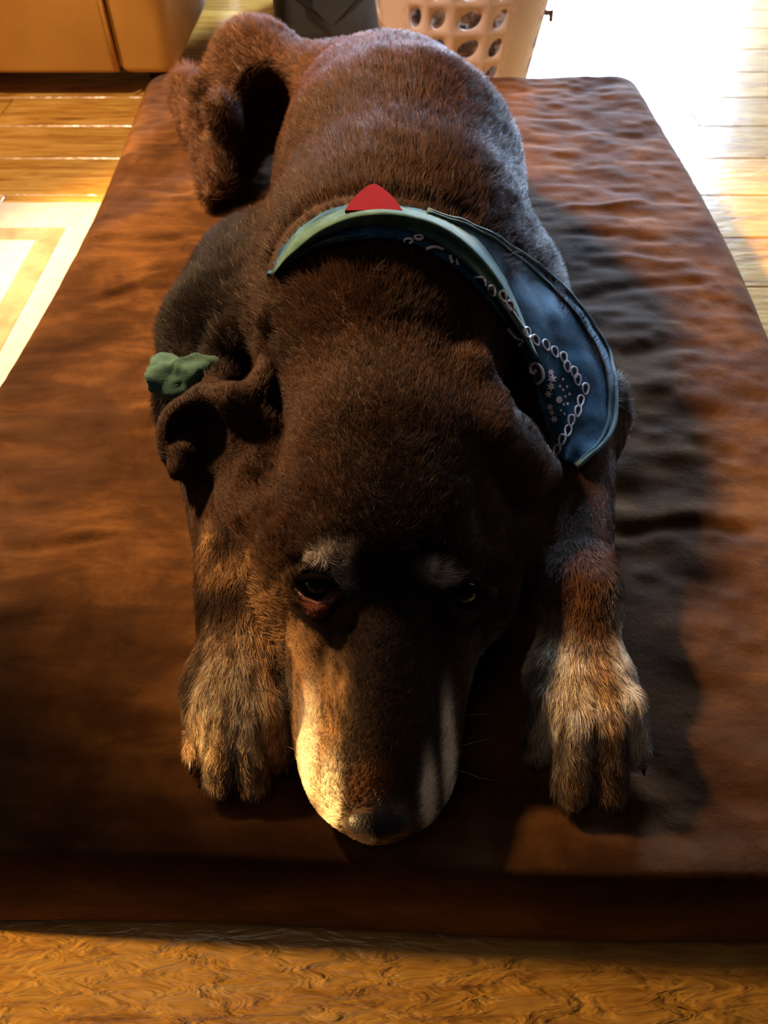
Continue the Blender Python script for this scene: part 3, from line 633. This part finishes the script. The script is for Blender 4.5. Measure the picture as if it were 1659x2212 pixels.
an = nt.nodes.new('ShaderNodeAttribute'); an.attribute_name = 'coat'; nt.links.new(an.outputs['Color'], hb.inputs['Base Color']); nt.links.new(hb.outputs[0], nt.nodes['Material Output'].inputs['Surface'])
fur = bpy.data.objects.new('fur', cv); C.objects.link(fur); cv.materials.append(fur_m); fur.parent = dog; fur.matrix_parent_inverse = Matrix.Translation(-dog.location)
tag(fur, 'short dark brown coat, golden on the paws and cheeks', kind='stuff')

# ------------------------------------------------------------------ face details
eye_m = NT('eyeball'); eye_m.set(Base_Color=(.012, .006, .004, 1), Roughness=.06, Specular_IOR_Level=.6)
lid_m = NT('eyelid_skin'); lid_m.set(Base_Color=(.16, .055, .035, 1), Roughness=.4)
def uvs(c, r, n=24):
    bm = bmesh.new(); bmesh.ops.create_uvsphere(bm, u_segments=n, v_segments=n // 2, radius=1)
    for v in bm.verts: v.co = Vector((v.co.x * r[0] + c[0], v.co.y * r[1] + c[1], v.co.z * r[2] + c[2]))
    return bm
for s in (-1, 1):
    bmobj('eye', uvs(HW((s * .0440, .2735, .0875)), (.0105, .0105, .0105)), eye_m.m, dog)
    Vl, Fl = [], []
    tube(Vl, Fl, [HW(p) for p in [(s * .031, .2640, .0905), (s * .036, .2600, .0865), (s * .044, .2580, .0840), (s * .052, .2615, .0835), (s * .0585, .268, .086)]], [.0014, .0019, .002, .0018, .0012], 8)
    meshobj('lower_eyelid', Vl, Fl, lid_m.m if s < 0 else plain('shaded_eyelid', (.015, .007, .005, 1), .8, Specular_IOR_Level=.1), dog)  # right lid gets its shade as a darker colour
    Vl, Fl = [], []
    tube(Vl, Fl, [HW(p) for p in [(s * .031, .2640, .0920), (s * .036, .2665, .0965), (s * .044, .2680, .0975), (s * .052, .2690, .0950), (s * .0585, .270, .088)]], [.0014, .0024, .0028, .0024, .0012], 8)
    meshobj('upper_eyelid', Vl, Fl, plain('upper_lid', (.005, .003, .003, 1), 1.0, Specular_IOR_Level=0), dog)
nose_m = NT('nose_leather'); nose_m.set(Base_Color=(.008, .006, .007, 1), Roughness=.5, Specular_IOR_Level=.25); nv_ = nose_m.n('ShaderNodeTexVoronoi'); nv_.inputs['Scale'].default_value = 700; nose_m.l(nose_m.coords(), nv_.inputs['Vector']); nose_m.bump(nv_.outputs['Distance'], .4, .0006)
bm = uvs((0, 0, 0), (1, 1, 1), 40)
nc = np.array([0, .151, .033])
for v in bm.verts:
    x, y_, z = v.co; x *= .0185 * (1 + .18 * max(z, -.5)); y_ *= .0125; z *= .0135
    for s in (-1, 1):
        dd = math.hypot((x - s * .0085) / .0045, (z + .001) / .004); 
        if y_ < 0: y_ += .006 * math.exp(-dd * dd)
    if y_ < 0: y_ += .002 * math.exp(-(x / .0012) ** 2) * (z < .004)
    v.co = Vector(HW(nc + np.array([x, y_, z])))
bmobj('nose', bm, nose_m.m, dog)
claw_m = plain('claw_horn', (.012, .008, .007, 1), .6)
for tip, kn, s in PAWS:
    dr = tip - kn; dr[2] = 0; dr /= np.linalg.norm(dr) + 1e-9; a = tip + dr * .005 + [0, 0, BED + .001]; V_, F_ = [], []
    tube(V_, F_, [a, a + dr * .004 + [0, 0, .0004], a + dr * .007 + [0, 0, -.002], a + dr * .0095 + [0, 0, -.005]], [.0030, .0026, .0017, .0005], 8); meshobj('claw', V_, F_, claw_m, dog)
Vw, Fw = [], []
for s in (-1, 1):
    for i in range(9 if s < 0 else 4):
        a = HW((s * (.043 + .004 * random.random()), .19 + .011 * (i % 5), .018 + .006 * (i // 5))); dr = np.array([s * (.55 + .4 * random.random()), random.uniform(-.2, .9), random.uniform(-.1, .25)]); L = random.uniform(.018, .04)
        pts = [a + dr * L * t + np.array([0, 0, -.012 * t * t]) for t in np.linspace(0, 1, 7)]; pts = [np.array([p[0], p[1], max(p[2], BED + .006)]) for p in pts]
        tube(Vw, Fw, pts, np.linspace(.00022, .00006, 7), 4)
tag(meshobj('whiskers', Vw, Fw, plain('whisker', (.7, .6, .5, 1), .4), dog), kind='stuff')

# ------------------------------------------------------------------ sofa behind on the left
SF = 1.585
sofa = empty('sofa', (-1.2, SF + .4, 0)); tag(sofa, 'tan leather sofa with dark gap beneath, standing behind the dog bed on the left', 'sofa')
def rounded_plate(name, x0, x1, y0, y1, z0, z1, rc, bev, mat, parent):
    bm = bmesh.new(); pts = []
    for cx_, cy_, a0 in [(x1 - rc, y0 + rc, -90), (x1 - rc, y1 - rc, 0), (x0 + rc, y1 - rc, 90), (x0 + rc, y0 + rc, 180)]:
        for k in range(7): a = math.radians(a0 + 15 * k); pts.append((cx_ + rc * math.cos(a), cy_ + rc * math.sin(a)))
    f = bm.faces.new([bm.verts.new((p[0], p[1], z0)) for p in pts]); r = bmesh.ops.extrude_face_region(bm, geom=[f]); vs = [g for g in r['geom'] if isinstance(g, bmesh.types.BMVert)]
    bmesh.ops.translate(bm, verts=vs, vec=(0, 0, z1 - z0)); bmesh.ops.recalc_face_normals(bm, faces=bm.faces)
    es = [e for e in bm.edges if abs(e.verts[0].co.z - e.verts[1].co.z) < 1e-6]
    bmesh.ops.bevel(bm, geom=es, offset=bev, segments=4, profile=.5, affect='EDGES'); return bmobj(name, bm, mat, parent)
rounded_plate('base_panel', -1.9, -.5045, SF, SF + .85, .045, .30, .012, .008, leather.m, sofa)
rounded_plate('arm_front', -.5035, -.395, SF - .002, SF + .85, .045, .58, .03, .012, leather.m, sofa)
rounded_plate('backrest', -1.9, -.50, SF + .62, SF + .86, .45, .84, .05, .04, leather.m, sofa)
for k in range(2): rounded_plate('seat_cushion', -1.88 + k * .69, -1.20 + k * .69, SF - .01, SF + .62, .302, .45, .05, .04, leather.m, sofa)
Vs, Fs = [], []; tube(Vs, Fs, [(-.5025, SF - .003, .05), (-.5035, SF - .005, .12), (-.505, SF - .004, .29)], .0035, 8); meshobj('piping', Vs, Fs, leather.m, sofa)
for x in (-1.85, -.45):
    for y in (SF + .1, SF + .75):
        bm = bmesh.new(); bmesh.ops.create_cone(bm, cap_ends=True, segments=16, radius1=.02, radius2=.028, depth=.045); bmesh.ops.translate(bm, verts=bm.verts, vec=(x, y, .0225)); bmobj('foot', bm, dark_plastic, sofa)

# ------------------------------------------------------------------ laundry basket
BC = np.array([.143, 1.665]); BH = .27
basket = empty('laundry_basket', (BC[0], BC[1], 0)); tag(basket, 'pale beige plastic laundry basket with slanted oval holes behind the bed', 'basket')
def bk(a, z, out=0.0):
    t = z / BH; rx = .134 + .044 * t + out; ry = .122 + .042 * t + out; e = 2 / 2.5
    c_, s_ = math.cos(a), math.sin(a); return (BC[0] + rx * math.copysign(abs(c_) ** e, c_), BC[1] + ry * math.copysign(abs(s_) ** e, s_), z)
bm = bmesh.new(); NT_ = 24; zr = [.012, .036, .083, .130, .177, .224, .262]
A0 = -math.pi / 2 - 2 * 2 * math.pi / NT_ - .10
def wallv(u, z): return bk(A0 + u * 2 * math.pi / NT_, z)
for i in range(NT_):
    holecol = (i % 6) < 4
    for r_ in range(len(zr) - 1):
        z0, z1 = zr[r_], zr[r_ + 1]; hole = holecol and 1 <= r_ <= 4 and not (r_ == 4 and False)
        sq = []
        for k in range(16):
            a = 2 * math.pi * (k + .5) / 16; c_, s_ = math.cos(a), math.sin(a); m = max(abs(c_), abs(s_)); sq.append((.5 + .5 * c_ / m, .5 + .5 * s_ / m))
        corners = {(0, 0): (-1, -1), }
        if hole:
            ou = []; inn = []
            for k in range(16):
                a = 2 * math.pi * k / 16; c_, s_ = math.cos(a), math.sin(a); m = max(abs(c_), abs(s_)); ou.append((.5 + .5 * c_ / m, .5 + .5 * s_ / m))
                ex, ey = .27 * c_, .35 * s_; inn.append((.5 + ex + ey * .28, .5 + ey))
            vo = [bm.verts.new(wallv(i + p[0], z0 + (z1 - z0) * p[1])) for p in ou]; vi = [bm.verts.new(wallv(i + p[0], z0 + (z1 - z0) * p[1])) for p in inn]
            for k in range(16): k2 = (k + 1) % 16; bm.faces.new((vo[k], vo[k2], vi[k2], vi[k]))
        else:
            g = [[bm.verts.new(wallv(i + a / 4, z0 + (z1 - z0) * b / 4)) for b in range(5)] for a in range(5)]
            for a in range(4):
                for b in range(4): bm.faces.new((g[a][b], g[a + 1][b], g[a + 1][b + 1], g[a][b + 1]))
bmesh.ops.remove_doubles(bm, verts=bm.verts, dist=.0004); bmesh.ops.recalc_face_normals(bm, faces=bm.faces)
wl = bmobj('perforated_wall', bm, basket_m.m, basket); md = wl.modifiers.new('thickness', 'SOLIDIFY'); md.thickness = .0028; md.offset = 0
Vb, Fb = [], []; tube(Vb, Fb, [bk(2 * math.pi * k / 48, BH, .006) for k in range(49)], .008, 10); meshobj('rim', Vb, Fb, basket_m.m, basket)
bm = bmesh.new(); f = bm.faces.new([bm.verts.new(bk(2 * math.pi * k / 48, .012)) for k in range(48)]); r = bmesh.ops.extrude_face_region(bm, geom=[f]); bmesh.ops.translate(bm, verts=[g for g in r['geom'] if isinstance(g, bmesh.types.BMVert)], vec=(0, 0, -.010)); bmobj('bottom', bm, basket_m.m, basket, False)
Vb, Fb = [], []; hx_ = bk(-.38, .14, .002); tube(Vb, Fb, [hx_, (hx_[0] + .011, hx_[1], hx_[2] + .003), (hx_[0] + .012, hx_[1], hx_[2] - .012)], [.006, .006, .004], 10); tag(meshobj('handle_knob', Vb, Fb, plain('brown_knob', (.10, .035, .02, 1), .4), basket), 'small brown knob')

# ------------------------------------------------------------------ mat on the left, bag behind
mat = empty('floor_mat', (-.8, .75, 0)); tag(mat, 'cream floor mat with beige border stripe on the wooden floor left of the bed', 'mat')
def slab(name, boxes, m, parent, bev=.001):
    bm = bmesh.new()
    for lo, hi in boxes: bm_box(bm, lo, hi, bev, 1)
    return bmobj(name, bm, m, parent, False)
slab('mat_pad', [((-1.3, .25, .0005), (-.405, 1.165, .006))], mat_m.m, mat, .002)
tag(slab('border_stripe', [((-.515, .28, .0055), (-.480, 1.085, .0068)), ((-1.27, 1.050, .0055), (-.4801, 1.0849, .0067))], mat_border.m, mat, .0004), 'beige stripe')
bag = empty('storage_bag', (-.12, 2.05, 0)); tag(bag, 'dark grey fabric bag on the floor between sofa and laundry basket', 'bag')
b_ = rounded_plate('bag_body', -.24, .02, 1.86, 2.25, .002, .34, .06, .03, bag_m.m, bag)
Vb, Fb = [], []; tube(Vb, Fb, [(-.18, 1.852, .20), (-.175, 1.835, .10), (-.11, 1.825, .05), (-.045, 1.835, .10), (-.04, 1.852, .20)], .009, 8); meshobj('strap', Vb, Fb, plain('black_strap', (.008, .008, .01, 1), .6), bag)

cl = blobcloth('cloth', np.array([BC[0], BC[1], .098]), .095, .090, .068, 8, None, None)  # lump added in the basket so its holes look dark
t = NT('hole_darkening_cloth'); t.l(t.ramp(t.noise(t.coords(), 22, 3), [(.4, (.05, .02, .008, 1)), (.55, (.30, .14, .05, 1)), (.62, (.6, .55, .5, 1)), (.68, (.04, .03, .03, 1))]), t.b.inputs['Base Color']); t.set(Roughness=.9); cl.data.materials.append(t.m)
tag(cl, 'crumpled brown cloth added inside the laundry basket to darken its holes', 'cloth')
